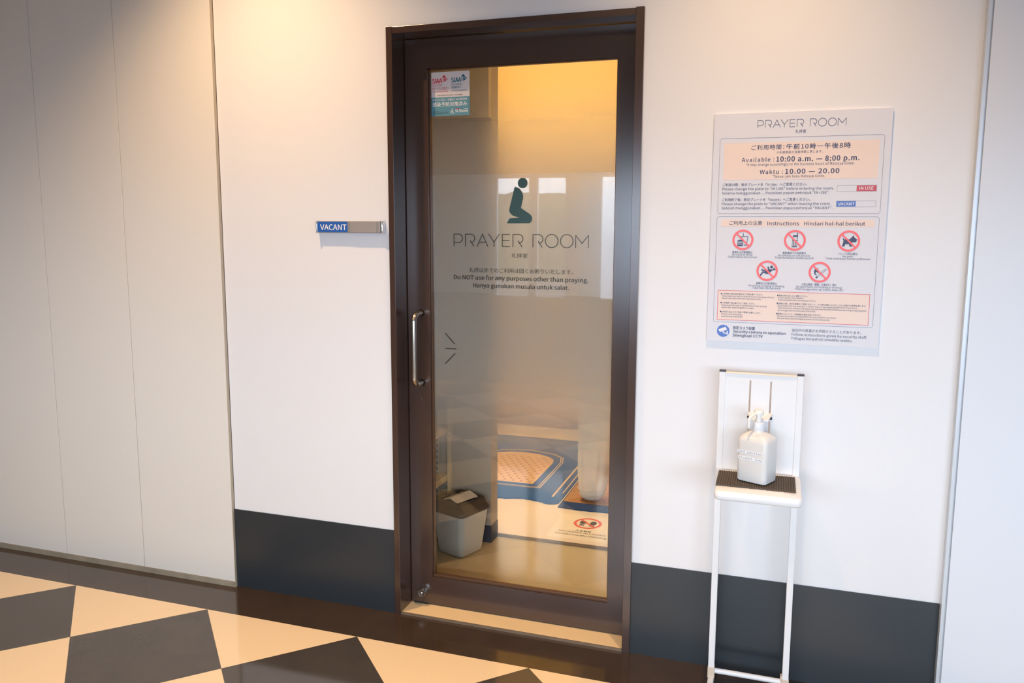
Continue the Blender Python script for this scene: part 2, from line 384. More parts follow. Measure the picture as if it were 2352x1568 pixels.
# far ends and the window side behind the camera
struct(MB().box(XL0-.1,XL0,YB,.1,0,ZC),'wall_left_end',M_WALL,'plain corridor end wall far left','wall')
struct(MB().box(XR0,XR0+.1,YB,.1,0,ZC),'wall_right_end',M_WALL,'plain corridor end wall far right','wall')
WZ0,WZ1=.80,1.90
cols=[(-.92,-.575),(-.535,-.235),(.05,.95),(1.0,1.9),(1.95,2.85),(2.95,3.85),(3.95,4.85)]
M_FRONT=mat('window side wall',(136,131,126),.7)
w=MB(); w.box(XL0,XR0,YB-.1,YB,0,WZ0); w.box(XL0,XR0,YB-.1,YB,WZ1,ZC)
e0=XL0
for a,b_ in cols: w.box(e0,a,YB-.1,YB,WZ0,WZ1); e0=b_
w.box(e0,XR0,YB-.1,YB,WZ0,WZ1)
struct(w,'wall_front',M_FRONT,'wall with a row of windows opposite the door','wall')
for i,(a,b_) in enumerate(cols):
    f=MB(); t=.02
    f.box(a,a+t,YB-.07,YB-.03,WZ0,WZ1).box(b_-t,b_,YB-.07,YB-.03,WZ0,WZ1).box(a,b_,YB-.07,YB-.03,WZ0,WZ0+t).box(a,b_,YB-.07,YB-.03,WZ1-t,WZ1)
    struct(f,'window_%d'%(i+1),M_ALU,['first','second','third','fourth','fifth','sixth','seventh'][i]+' metal framed window from the left end of the wall opposite the door','window')
    lp=bpy.data.lights.new('window daylight portal','AREA'); lp.shape='RECTANGLE'; lp.size=b_-a; lp.size_y=WZ1-WZ0; lp.cycles.is_portal=True
    lo=bpy.data.objects.new('window daylight portal',lp); COL.objects.link(lo); lo.location=((a+b_)/2,YB-.02,(WZ0+WZ1)/2); lo.rotation_euler=(PI/2,0,0)

# hedge added outside the windows to darken their mirror image in the door glass
rnd=random.Random(4); hg=MB(); nx,nz=40,16
def hp(i,j,y): 
    return (-4.4+3.15*i/nx, y+rnd.uniform(-.05,.05), .55+1.42*j/nz+rnd.uniform(-.03,.03))
fr_=[[hp(i,j,-9.0) for i in range(nx+1)] for j in range(nz+1)]; bk_=[[hp(i,j,-9.6) for i in range(nx+1)] for j in range(nz+1)]
vs=[v for r_ in fr_ for v in r_]+[v for r_ in bk_ for v in r_]; N1=(nx+1)*(nz+1); ix=lambda i,j,b: b*N1+j*(nx+1)+i
fs=[(ix(i,j,b),ix(i+1,j,b),ix(i+1,j+1,b),ix(i,j+1,b)) for b in (0,1) for i in range(nx) for j in range(nz)]
fs+=[(ix(i,j,0),ix(i+1,j,0),ix(i+1,j,1),ix(i,j,1)) for i in range(nx) for j in (0,nz)]+[(ix(i,j,0),ix(i,j+1,0),ix(i,j+1,1),ix(i,j,1)) for j in range(nz) for i in (0,nx)]
hd_=thing('added_hedge',(-2.8,-9.3,0),'clipped green hedge in a planter, added outside the windows to dim their reflection','hedge')
MB().add(vs,fs).build('foliage',mat('hedge leaves',(116,122,84),.8,var=.35,vscale=9),hd_)
MB().box(-4.4,-1.25,-9.65,-8.95,0,.62).build('planter',mat('planter stone',(150,146,140),.8),hd_)

# ceiling downlights over the wall
def downlight(x,y,watts,label,cone=96):
    t=thing('ceiling_downlight',(x,y,ZC),label,'ceiling light')
    MB().lathe([(.062,0),(.062,-.004),(.045,-.006),(.043,0),(.043,.0)],(x,y,ZC),seg=32,cap=False).build('trim_ring',mat('white metal',(235,235,235),.4),t,smooth=True)
    MB().lathe([(.040,-.001),(.001,-.001)],(x,y,ZC),seg=24,cap=False).build('lens',mat('lamp lens',(255,214,160),.4,emit=6),t)
    l=bpy.data.lights.new('downlight lamp','SPOT'); l.energy=watts; l.color=LAMP_COL; l.spot_size=math.radians(cone); l.spot_blend=1.0; l.shadow_soft_size=.022
    o=bpy.data.objects.new('downlight lamp',l); COL.objects.link(o); o.parent=t; o.location=(0,0,-.03)
downlight(LAMPS[0][0],LAMP_Y,LAMPS[0][1],'recessed warm downlight in the ceiling left of the door',106)
downlight(LAMPS[1][0],LAMP_Y,LAMPS[1][1],'recessed warm downlight in the ceiling above the sanitiser stand')

downlight(-1.75,-2.3,48,'unseen warm downlight added as fill out in the corridor, on the left',150)  # two unseen downlights added as warm fill for panels and floor
downlight(.65,-2.3,60,'unseen warm downlight added as fill out in the corridor, on the right',150)

# ------------------------------------------------------------ door frame, threshold
f=MB()
for x0,x1 in ((FX0,IX0),(IX1,FX1)): f.box(x0,x1,-.012,.15,0,FZ)
f.box(IX0,IX1,-.010,.15,IZ,FZ-.002)
struct(f,'trim_4',M_BROWN,'dark brown metal door frame around the glass door','door frame',bevel=.0008)
struct(MB().box(IX0,IX1,-.004,.2,0,.009),'trim_5',mat('beige threshold',(234,206,162),.35,var=.06,vscale=14),'beige door sill with a worn metal front edge','door sill')
struct(MB().box(IX0,IX1,-.0065,-.003,0,.0095),'trim_6',mat('worn sill edge',(150,128,106),.3,metal=.5,var=.3,vscale=30),'narrow scuffed metal nosing along the front of the door sill','door sill')

# ------------------------------------------------------------ the door leaf
DY=.080; GY=.105
OX0,OX1,OZ0,OZ1=.3595,1.0325,.122,1.984
door=thing('door_1',(.687,.1,0.011),'dark brown framed glass door with frosted film and black lettering','door',kind='structure')
lf=MB(); LX0,LX1,LZ0,LZ1=IX0+.003,IX1-.003,.013,IZ-.003
lf.box(LX0,OX0,DY,DY+.04,LZ0,LZ1).box(OX1,LX1,DY,DY+.04,LZ0,LZ1).box(OX0,OX1,DY,DY+.04,LZ0,OZ0).box(OX0,OX1,DY,DY+.04,OZ1,LZ1)
lf.build('leaf_frame',M_BROWN,door)
bd=MB(); t=.0045
bd.box(OX0,OX0+t,DY+.012,GY,OZ0,OZ1).box(OX1-t,OX1,DY+.012,GY,OZ0,OZ1).box(OX0,OX1,DY+.012,GY,OZ1-t,OZ1).box(OX0,OX1,DY+.006,GY,OZ0,OZ0+.009)
bd.build('glazing_bead',mat('bronze bead',(92,64,44),.3,metal=.3),door,bevel=.0008)
def glass_mat():
    m=bpy.data.materials.new('door glass'); m.use_nodes=True; n=m.node_tree; n.nodes.remove(n.nodes['Principled BSDF']); out=n.nodes['Material Output']; L=n.links
    tr=n.nodes.new('ShaderNodeBsdfTransparent'); tr.inputs[0].default_value=(.95,.96,.95,1)
    gl=n.nodes.new('ShaderNodeBsdfGlossy'); gl.inputs['Roughness'].default_value=.015
    fr=n.nodes.new('ShaderNodeFresnel'); fr.inputs[0].default_value=1.45
    mx=n.nodes.new('ShaderNodeMixShader'); L.new(fr.outputs[0],mx.inputs[0]); L.new(tr.outputs[0],mx.inputs[1]); L.new(gl.outputs[0],mx.inputs[2]); L.new(mx.outputs[0],out.inputs[0])
    return m
def frost_mat():
    m=bpy.data.materials.new('graduated frost film'); m.use_nodes=True; n=m.node_tree; n.nodes.remove(n.nodes['Principled BSDF']); out=n.nodes['Material Output']; L=n.links
    tc=n.nodes.new('ShaderNodeTexCoord'); sp=n.nodes.new('ShaderNodeSeparateXYZ'); L.new(tc.outputs['Object'],sp.inputs[0])
    mr=n.nodes.new('ShaderNodeMapRange'); mr.inputs[1].default_value=0; mr.inputs[2].default_value=2.0; L.new(sp.outputs[2],mr.inputs[0])
    cr=n.nodes.new('ShaderNodeValToRGB'); L.new(mr.outputs[0],cr.inputs[0]); e=cr.color_ramp.elements; cr.color_ramp.interpolation='EASE'
    e[0].position=.215; e[0].color=(0,0,0,1); e[1].position=.54; e[1].color=(1,1,1,1)
    q=e.new(.70); q.color=(1,1,1,1); q=e.new(.985); q.color=(.04,.04,.04,1)
    tr=n.nodes.new('ShaderNodeBsdfTransparent')
    rf=n.nodes.new('ShaderNodeBsdfRefraction'); rf.inputs['Roughness'].default_value=.45; rf.inputs['IOR'].default_value=1.22; rf.inputs[0].default_value=(.96,.96,.96,1)
    tl=n.nodes.new('ShaderNodeBsdfTranslucent'); tl.inputs[0].default_value=(.9,.9,.9,1)
    df=n.nodes.new('ShaderNodeBsdfDiffuse'); df.inputs[0].default_value=(.85,.85,.85,1)
    m1=n.nodes.new('ShaderNodeMixShader'); m1.inputs[0].default_value=.35; L.new(rf.outputs[0],m1.inputs[1]); L.new(tl.outputs[0],m1.inputs[2])
    m3=n.nodes.new('ShaderNodeMixShader'); m3.inputs[0].default_value=.30; L.new(m1.outputs[0],m3.inputs[1]); L.new(df.outputs[0],m3.inputs[2])
    m2=n.nodes.new('ShaderNodeMixShader'); L.new(cr.outputs[0],m2.inputs[0]); L.new(tr.outputs[0],m2.inputs[1]); L.new(m3.outputs[0],m2.inputs[2])
    L.new(m2.outputs[0],out.inputs[0]); return m
def clearfilm_mat():
    m=bpy.data.materials.new('clear printed film'); m.use_nodes=True; n=m.node_tree; n.nodes.remove(n.nodes['Principled BSDF']); out=n.nodes['Material Output']; L=n.links
    tr=n.nodes.new('ShaderNodeBsdfTransparent'); gl=n.nodes.new('ShaderNodeBsdfGlossy'); gl.inputs['Roughness'].default_value=.20
    df=n.nodes.new('ShaderNodeBsdfDiffuse'); df.inputs[0].default_value=(.8,.8,.78,1)
    tc=n.nodes.new('ShaderNodeTexCoord'); nz=n.nodes.new('ShaderNodeTexNoise'); nz.inputs['Scale'].default_value=260; bp=n.nodes.new('ShaderNodeBump'); bp.inputs['Strength'].default_value=.05; bp.inputs['Distance'].default_value=.002
    L.new(tc.outputs['Object'],nz.inputs['Vector']); L.new(nz.outputs[0],bp.inputs['Height']); L.new(bp.outputs[0],gl.inputs['Normal'])
    fr=n.nodes.new('ShaderNodeFresnel'); fr.inputs[0].default_value=1.42
    m0=n.nodes.new('ShaderNodeMixShader'); m0.inputs[0].default_value=.035; L.new(tr.outputs[0],m0.inputs[1]); L.new(df.outputs[0],m0.inputs[2])
    mx=n.nodes.new('ShaderNodeMixShader'); L.new(fr.outputs[0],mx.inputs[0]); L.new(m0.outputs[0],mx.inputs[1]); L.new(gl.outputs[0],mx.inputs[2]); L.new(mx.outputs[0],out.inputs[0]); return m
pane=MB().box(OX0+.001,OX1-.001,GY,GY+.006,OZ0+.001,OZ1-.001).build('glass_pane',glass_mat(),door)
MB().box(OX0+.0015,OX1-.0015,GY+.0068,GY+.0074,OZ0+.002,OZ1-.002).build('frosted_film',frost_mat(),pane)['label']='graduated frosted film, clear at top and bottom'
MB().box(OX0+.006,OX1-.006,GY-.0009,GY-.0004,1.204,1.620).build('clear_film',clearfilm_mat(),pane)
# lettering on the glass
DP=plY(GY-.0013)
M_INK=mat('black vinyl',(20,21,24),.3)
M_GREEN=mat('dark green vinyl',(30,62,62),.28)
def prayer_title(mb, X, z0, z1, w, pl):
    """thin geometric capitals; X gives each letter's left and right edge"""
    H=z1-z0; Z=lambda t: z0+t*H
    def bowl(x1,zt,zb,x0):   # bar from x0 along the top, round end at x1, back to the bottom of the bowl
        r=(zt-zb)/2; return [(x0,zt)]+[(x1-r+r*math.sin(a), (zt+zb)/2+r*math.cos(a)) for a in [PI*i/14 for i in range(15)]]
    for ch,a,b in X:
        a+=w/2; b-=w/2
        if ch=='P':
            mb.line([(a,Z(0))]+bowl(b,Z(1)-w/2,Z(.31),a)+[(a,Z(.31))],w,pl)
        elif ch=='R':
            r=(Z(1)-w/2-Z(.31))/2; bx=b-r*.55
            mb.line([(a,Z(0))]+bowl(b,Z(1)-w/2,Z(.31),a),w,pl)
            mb.line([(a+(b-a)*.50,Z(.49)),(a+(b-a)*.94,Z(0))],w,lift(pl,2))
        elif ch=='A':
            mb.line([(a,Z(0)),((a+b)/2,Z(1)-w/2),(b,Z(0))],w,pl); mb.line([(a+(b-a)*.2,Z(.36)),(b-(b-a)*.2,Z(.36))],w,lift(pl,2))
        elif ch=='Y':
            mb.line([(a,Z(1)),((a+b)/2,Z(.36)),(b,Z(1))],w,pl); mb.line([((a+b)/2,Z(.37)),((a+b)/2,Z(0))],w,lift(pl,2))
        elif ch=='E':
            mb.line([(b,Z(1)-w/2),(a,Z(1)-w/2),(a,Z(0)+w/2),(b,Z(0)+w/2)],w,pl); mb.line([(a,Z(.5)),(b-(b-a)*.06,Z(.5))],w,lift(pl,2))
        elif ch=='O':
            c=((a+b)/2,(z0+z1)/2); n=44; rx=(b-a)/2; rz=H/2
            mb.line([(c[0]+rx*math.cos(2*PI*i/n),c[1]+rz*math.sin(2*PI*i/n)) for i in range(n)],w,pl,closed=True)
        elif ch=='M':
            mb.line([(a,Z(0)),(a,Z(1)-w),((a+b)/2,Z(.34)),(b,Z(1)-w),(b,Z(0))],w,pl)
DX=[('P',.4449,.4801),('R',.4887,.5266),('A',.5327,.577),('Y',.5763,.6196),('E',.6278,.6591),('R',.6673,.7064),('R',.7404,.7789),('O',.7853,.8329),('O',.8392,.8862),('M',.8931,.9395)]
mb=MB(); prayer_title(mb,DX,1.3685,1.4135,.0026,DP); mb.build('title_lettering',M_INK,pane)['label']='thin black capitals reading PRAYER ROOM'
mb=MB()
for k,t,x0,x1,z,h,st in TEXT:
    if k=='door': text(mb,t,x0,x1,z,h,st,DP)
mb.build('notice_lettering',M_INK,pane)['label']='black Japanese, English and Indonesian notice lines'
mb=MB(); mb.disc((.7030,1.5883),.0176,DP)
def spline(P,n=8):
    out=[]
    for i in range(len(P)-1):
        p0=P[max(i-1,0)];p1=P[i];p2=P[i+1];p3=P[min(i+2,len(P)-1)]
        for k in range(n):
            t=k/n; out.append(tuple(.5*((2*p1[j])+(-p0[j]+p2[j])*t+(2*p0[j]-5*p1[j]+4*p2[j]-p3[j])*t*t+(-p0[j]+3*p1[j]-3*p2[j]+p3[j])*t**3) for j in (0,1)))
    return out+[P[-1]]
fig=spline([(.6763,1.5756),(.6893,1.571),(.699,1.5603),(.7046,1.5482),(.7052,1.5376)])+[(.6977,1.5033)]+spline([(.7307,1.482),(.7359,1.4759),(.7382,1.4678),(.7367,1.4595),(.7309,1.4525),(.7239,1.451)])+[(.6458,1.4507),(.6556,1.4676),(.6914,1.4707)]+spline([(.6702,1.4762),(.6604,1.4829),(.6548,1.4936),(.6555,1.5028)])+spline([(.6737,1.5741),(.6745,1.5753),(.6763,1.5756)],4)
mb.poly(fig,DP); mb.build('kneeling_symbol',M_GREEN,pane)['label']='dark green symbol of a kneeling figure'
mb=MB()
for a,b_ in (((.4086,1.0533),(.4459,1.0152)),((.4089,.9969),(.4528,.9969)),((.4084,.9405),(.4485,.981))): mb.line([a,b_],.0026,DP)
mb.build('motion_marks',M_INK,pane)
# pull handle, lock cover, bumper
hz0,hz1=.8693,1.1271; hx=.3262; yb=.016; r=.0102; R_=.030
path=[(hx,DY-.001,hz1)]+[(hx,yb+R_-R_*math.sin(a),hz1-R_+R_*math.cos(a)) for a in [PI/2*i/8 for i in range(9)]]+[(hx,yb,hz1-R_-.08),(hx,yb,hz0+R_+.08)]+[(hx,yb+R_-R_*math.cos(a),hz0+R_-R_*math.sin(a)) for a in [PI/2*i/8 for i in range(9)]]+[(hx,DY-.001,hz0)]
hd=MB().tube(path,r,20).build('pull_handle',mat('brushed steel',(190,182,172),.24,metal=1),door,smooth=True)
MB().lathe([(.013,-.0),(.013,-.006),(.0115,-.008)],(hx,DY,hz1),'y',24).lathe([(.013,-.0),(.013,-.006),(.0115,-.008)],(hx,DY,hz0),'y',24).build('handle_rose',mat('chrome with dark reflection',(60,48,40),.3,metal=.8),hd,smooth=True)  # chrome mounts; the dark reflection near the leaf is put into their colour
MB().lathe([(.0165,0),(.0165,-.0006),(.0160,-.0009)],(.3085,DY,.803),'y',32).build('lock_cover',M_BROWN,door)
bm_=MB().lathe([(.0140,0),(.0140,-.004),(.0158,-.006),(.0162,-.023),(.0150,-.0250),(.0120,-.0250),(.0115,-.0242),(.0045,-.0240),(.003,-.0252)],(.3240,DY,.0625),'y',36).build('door_bumper',mat('turned steel',(196,196,196),.22,metal=1),door,smooth=True)
MB().box(LX0+.02,LX1-.004,DY+.004,DY+.03,.0095,.0125).box(.283,.340,DY-.0012,DY+.004,.0092,.0155).build('bottom_seal',mat('black rubber',(26,26,26),.7),door)
# ------------------------------------------------------------ sticker on the glass
st=thing('hygiene_sticker',(.434,GY-.0016,1.823),'small square white and teal hygiene sticker in the upper left corner of the door glass','sticker')
SY_=GY-.0022; P0=plY(SY_); P1=plY(SY_-.0004)
MB().poly(rrect(.3596,.5084,1.8236,1.9733,.002),P0).build('backing',mat('sticker white',(222,214,216),.45),st)
MB().poly([(.3596,1.8236),(.5084,1.8236),(.5084,1.8876),(.3596,1.8876)],plY(SY_-.0002)).build('teal_field',mat('sticker teal',(96,150,168),.45),st)
CT={'red':mat('sticker red',(206,52,72),.45),'teal':mat('sticker dark teal',(22,106,128),.45),'black':mat('sticker black',(40,40,46),.45),'white':mat('sticker letters',(238,236,236),.45)}
for c in ('red','teal','black','white'):
    mb=MB()
    for k,t,x0,x1,z,h,s in TEXT:
        if k=='st_'+c: text(mb,t,x0,x1,z,h,s,P1)
    if c in ('red','teal'):
        ax,az=(.4127,1.9633) if c=='red' else (.4848,1.9631); s=.0138
        # arrow head: diamond with its lower left quarter broken into a grid of squares
        mb.poly([(ax-s*.62,az-s*.62),(ax,az),(ax+s,az-s),(ax+.35*s,az-1.65*s),(ax+.35*s,az-1.18*s),(ax+.62*s,az-1.18*s),(ax+.62*s,az-.62*s)],P1)
        for i in range(4):
            for j in range(4):
                q=s*.13-(3-i)*s*.022; x=ax-s*.5+i*s*.27; z=az-s*.78-j*s*.27
                if i+j<6: mb.poly([(x-q,z-q),(x+q,z-q),(x+q,z+q),(x-q,z+q)],lift(P1,2))
    if c=='black':
        fm=MB()
        for i,L_ in enumerate((.024,.061,.059,.036)): fm.line([(.3691,1.8398-i*.0034),(.3691+L_,1.8398-i*.0034)],.0009,P1)
        fm.build('fine_print',CT[c],st)
    if c=='white':
        mb.line([(.4432,1.8475),(.4353,1.8342),(.4486,1.831)],.0011,P1,closed=True); mb.line([(.4432,1.8475),(.4440,1.8335),(.4486,1.831)],.0009,P1); mb.line([(.4395,1.8385),(.4455,1.8375)],.0014,P1)
        mb.line([(.4866,1.8462),(.5010,1.8470)],.0016,P1)
    mb.build(c+'_printing',CT[c],st)
MB().poly([(.455,1.8450),(.4726,1.8458),(.4726,1.8482),(.455,1.8474)],P1).build('red_tag',CT['red'],st)
MB().poly([(.4745,1.8459),(.4839,1.8464),(.4839,1.8484),(.4745,1.8479)],P1).build('teal_tag',CT['teal'],st)

# ------------------------------------------------------------ sliding VACANT plate
sl=thing('vacancy_slider',(.095,0,1.413),'slim aluminium sliding plate on the white wall reading VACANT on blue','sign')
M_SIL=mat('silver anodised',(198,190,186),.32,metal=.55)
M_CHR=mat('polished aluminium',(226,228,232),.18,metal=.85)
MB().box(-.034,.2165,-.016,-.0005,1.4135,1.4558).build('rail',M_SIL,sl,bevel=.001)
for x0,x1 in ((-.0402,-.0335),(.2160,.2292)):
    MB().rbox(x0,x1,-.0215,-.0005,1.4122,1.4570,.003,3).build('end_cap',M_CHR,sl,smooth=True)
fp=MB().box(-.0330,.0885,-.0185,-.0155,1.4165,1.4530).build('blue_plate',mat('signal blue',(40,96,178),.4),sl)
mb=MB()
for k,t,x0,x1,z,h,s in TEXT:
    if k=='slider': text(mb,t,x0,x1,z,h,s,plY(-.0189))
mb.build('lettering',mat('white print',(240,240,242),.4),fp)['label']='white letters reading VACANT'
s_=MB().box(.0892,.2158,-.0195,-.0155,1.4160,1.4535)
s_.build('slide_cover',M_SIL,sl,bevel=.0006)
for q in ((.0925,.0955,.0985),(.203,.2065,.210)):
  mb=MB()
  for x in q: mb.box(x,x+.0008,-.0200,-.0194,1.4164,1.4531)
  mb.build('cover_grooves',mat('groove grey',(138,130,126),.5,metal=.3),sl)

# ------------------------------------------------------------ big notice board
SB=thing('notice_board',(1.6,0,1.087),'large pale rectangular PRAYER ROOM notice with rules and red prohibition symbols on the white wall','sign')
SF=-.0080; B0=plY(SF-.0003); B1=plY(SF-.0006); B2=plY(SF-.0009); B3=plY(SF-.0012)
MB().box(1.3498,1.8466,SF,-.0005,1.0878,1.7802).build('board',mat('notice white',(220,222,231),.5),SB,bevel=.0006)
M_NAVY=mat('navy ink',(64,70,104),.5)
M_LINE=mat('grey rule',(96,100,128),.5)
M_PEACH=mat('peach tint',(236,216,206),.5)
M_RED=mat('prohibition red',(248,112,118),.5)
M_RRED=mat('rule red',(222,92,104),.5)
def tx(name,key,parent,m,pl=B1,label=None):
    mb=MB()
    for k,t,x0,x1,z,h,s in TEXT:
        if k==key: text(mb,t,x0,x1,z,h,s,pl,sp=1.06 if key=='hours' else 1.0)
    o=mb.build(name,m,parent)
    if label: o['label']=label
    return o
mb=MB(); sc=(1.7236-1.4766)/(.9395-.4449)
prayer_title(mb,[(c,1.4766+(a-.4449)*sc,1.4766+(b-.4449)*sc) for c,a,b in DX],1.7350,1.7573,.00125,B1)
for k,t,x0,x1,z,h,s in TEXT:
    if k=='title': text(mb,t,x0,x1,z,h,s,B1)
mb.build('heading',M_NAVY,SB)['label']='thin capitals reading PRAYER ROOM above Japanese characters'
MB().line(rrect(1.3695,1.8282,1.4820,1.7062,.0075),.0008,B0,closed=True).build('hours_border',M_LINE,SB)
MB().line(rrect(1.3687,1.8274,1.1484,1.4728,.0075),.0008,B0,closed=True).build('rules_border',M_LINE,SB)
o=MB().poly([(1.3822,1.5830),(1.8160,1.5830),(1.8160,1.6924),(1.3822,1.6924)],B0).build('hours_panel',M_PEACH,SB); o['label']='peach panel with opening hours'
tx('hours_lettering','hours',o,M_NAVY)
tx('plate_instructions','plate',SB,M_NAVY)
M_GREYL=mat('grey outline',(176,178,190),.5); M_PW=mat('white print field',(232,232,238),.5)
o=MB().line([(1.7086,1.5637),(1.8153,1.5637),(1.8153,1.5460),(1.7086,1.5460)],.0012,B0,closed=True).build('plate_picture',M_GREYL,SB); o['label']='picture of the slider showing IN USE in red'
q=MB().poly([(1.7614,1.5466),(1.8147,1.5466),(1.8147,1.5631),(1.7614,1.5631)],B0).build('red_field',mat('dusty red',(196,84,100),.5),o); tx('lettering','inuse',o,mat('white print',(240,240,242)))
o=MB().line([(1.7085,1.5189),(1.8155,1.5189),(1.8155,1.5017),(1.7085,1.5017)],.0012,B0,closed=True).build('plate_picture',M_GREYL,SB); o['label']='picture of the slider showing VACANT in blue'
q=MB().poly([(1.7091,1.5023),(1.7614,1.5023),(1.7614,1.5183),(1.7091,1.5183)],B0).build('blue_field',mat('mid blue',(84,124,204),.5),o); tx('lettering','vacant',o,mat('white print',(240,240,242)))
o=MB().poly([(1.3816,1.4425),(1.8149,1.4425),(1.8149,1.4648),(1.3816,1.4648)],B0).build('instructions_strip',M_PEACH,SB)
tx('lettering','head',o,M_NAVY)
# prohibition symbols
def picto(i):
    """flat pictogram polygons in units of the circle radius"""
    P=[]; Ln=[]; D=[]; Wt=[]
    if i==0:
        c=lambda *p:[((x-560)/205,-(y-340)/200) for x,y in p]
        P += [c((450,372),(458,355),(480,342),(510,337),(540,342),(562,355),(570,372)), c((447,400),(572,400),(572,412),(447,412)), c((452,433),(565,433),(565,452),(555,462),(462,462),(452,452))]
        Ln += [(c((452,384),(475,380),(500,388),(530,381),(570,386)),.03),(c((452,424),(480,420),(510,427),(540,420),(570,424)),.03),(c((528,274),(664,274)),.055),(c((656,275),(630,440)),.05),(c((535,275),(548,345)),.045),(c((578,443),(634,443)),.065),(c((558,203),(572,268)),.055)]
    if i==1:
        c=lambda *p:[((x-1560)/208,-(y-352)/200) for x,y in p]
        P += [c((1520,252),(1598,252),(1600,205),(1614,205),(1614,285),(1518,285)), c((1604,285),(1614,285),(1610,372),(1602,372)), c((1512,345),(1608,345),(1602,482),(1505,482))]
        Ln += [(c((1517,285),(1512,345)),.02)]
        for a in range(3):
            for b in range(5): Wt.append(c(*[(1518+a*31-b*1.2+dx,366+b*21+dy) for dx,dy in ((0,0),(20,0),(20,13),(0,13))]))
    if i==2:
        c=lambda *p:[((x-1611)/121,-(y-338)/112) for x,y in p]
        P += [c((1549,309),(1556,309),(1562,322),(1620,320),(1648,290),(1663,278),(1667,296),(1698,322),(1690,348),(1668,353),(1656,345),(1648,365),(1650,396),(1622,396),(1618,372),(1578,370),(1567,396),(1541,396),(1551,362),(1556,335),(1546,318))]
    if i==3:
        c=lambda *p:[((x-1027)/205,-(y-938)/198) for x,y in p]
        D += [(c((1110,863))[0],.135)]
        P += [c((1050,905),(1085,908),(1118,912),(1128,925),(1095,962),(1050,998),(1000,996),(965,975),(985,950),(1030,928))]
        Ln += [(c((1034,868),(1068,870)),.10),(c((1036,862),(1066,925)),.12),(c((1105,922),(1172,912),(1150,880)),.10),(c((1010,945),(915,920)),.13),(c((1010,978),(948,962),(896,1036)),.13)]
    if i==4:
        c=lambda *p:[((x-2038)/210,-(y-967)/200) for x,y in p]
        P += [c((2003,868),(1992,890),(1962,898),(1938,925),(1928,960),(1942,975),(1932,992),(1955,1017),(1990,1036),(1988,1020),(1966,1002),(1958,985),(1975,980),(1968,952),(1992,968),(2002,985),(2010,965),(2028,968),(2022,912),(2010,930),(1996,905))]
        D += [(c((1985,1068))[0],.09)]
        Ln += [(c((1988,1062),(2025,1034)),.06),(c((2003,1012),(2140,906)),.022),(c((2035,1036),(2162,924)),.022),(c((2020,1025),(2150,915)),.014),(c((2140,906),(2158,908),(2162,924)),.022)]
    return P,Ln,D,Wt
CC=[(1.4480,1.4027,'No food or drink'),(1.5984,1.4025,'No talking on cell phones'),(1.7483,1.4023,'No pets'),(1.5228,1.3101,'No resting, lounging or sleeping'),(1.6728,1.3089,'No open flame')]
for i,(cx,cz,nm) in enumerate(CC):
    R=.0311; mb=MB(); mb.ring((cx,cz),R*.80,R,B2)
    d=R*.85*math.sqrt(.5); mb.line([(cx-d,cz+d),(cx+d,cz-d)],R*.155,B3)
    o=mb.build('prohibition_symbol',M_RED,SB); o['label']='red slashed circle meaning '+nm.lower()
    P,Ln,D,Wt=picto(i); mb=MB(); pl=lambda a,b,cx=cx,cz=cz: B1(cx+a*R,cz+b*R)
    nl=0
    for p in P: nl+=1; mb.poly(p,lift(pl,nl))
    for p,w_ in Ln: nl+=1; mb.line(p,w_,lift(pl,nl))
    for c_,r_ in D: nl+=1; mb.disc(c_,r_,lift(pl,nl))
    mb.build('pictogram',M_NAVY,o)
    if Wt:
        mb=MB(); pl2=lambda a,b,cx=cx,cz=cz: B2(cx+a*R,cz+b*R)
        for p in Wt: mb.poly(p,pl2)
        mb.build('phone_keys',M_PW,o)
    tx('caption','cap%d'%i,o,M_NAVY)
o=MB().poly([(1.3800,1.1556),(1.8149,1.1556),(1.8149,1.2466),(1.3800,1.2466)],B0).build('notice_panel',M_PEACH,SB); o['label']='peach panel of small print in a red border'
MB().line([(1.3800,1.1556),(1.8149,1.1556),(1.8149,1.2466),(1.3800,1.2466)],.0014,B1,closed=True).build('red_border',M_RRED,o)
tx('small_print','notice',o,M_NAVY)
o=MB().disc((1.3999,1.1205),.0190,B0).build('camera_symbol',mat('mid blue',(84,124,204)),SB); o['label']='blue disc with a white security camera'
cc=lambda *p:[(1.3999+(x-130)*.000214,1.1205-(y-862)*.000222+(x-130)*.0000) for x,y in p]
mb=MB(); mb.poly(cc((62,842),(165,803),(184,845),(84,882),(78,868),(70,866)),B1); mb.poly(cc((116,874),(136,867),(148,888),(180,886),(181,860),(198,860),(196,914),(181,914),(180,902),(142,902)),B1)
mb.build('camera_pictogram',M_PW,o)
tx('footer_lettering','foot',SB,M_NAVY)

# ------------------------------------------------------------ sanitiser stand
SX0,SX1=1.3988,1.6421; SYF=-.100
sd=thing('sanitiser_stand',(1.52,-.09,0),'slim white metal sanitiser stand with a small shelf, right of the door below the notice','stand')
M_WM=mat('white powder coat',(232,233,236),.35)
M_BE=mat('beige sleeve',(214,196,178),.5)
M_CAPB=mat('dark plastic cap',(58,54,66),.45)
for x0,x1 in ((SX0,SX0+.0192),(SX1-.0192,SX1)):
    u=MB().rbox(x0,x1,SYF,SYF+.020,.02,1.0075,.002,2).build('upright',M_WM,sd)
    MB().rbox(x0-.0002,x1+.0002,SYF-.0003,SYF+.0203,1.0075,1.0115,.001,2).build('end_cap',M_CAPB,u)
    MB().rbox(x0-.0012,x1+.0012,SYF-.0012,SYF+.0212,.016,.052,.001,2).build('foot_sleeve',M_BE,u)
    MB().rbox(x0,x1,SYF-.20,SYF+.062,0,.016,.004,3).build('foot',M_WM,u)
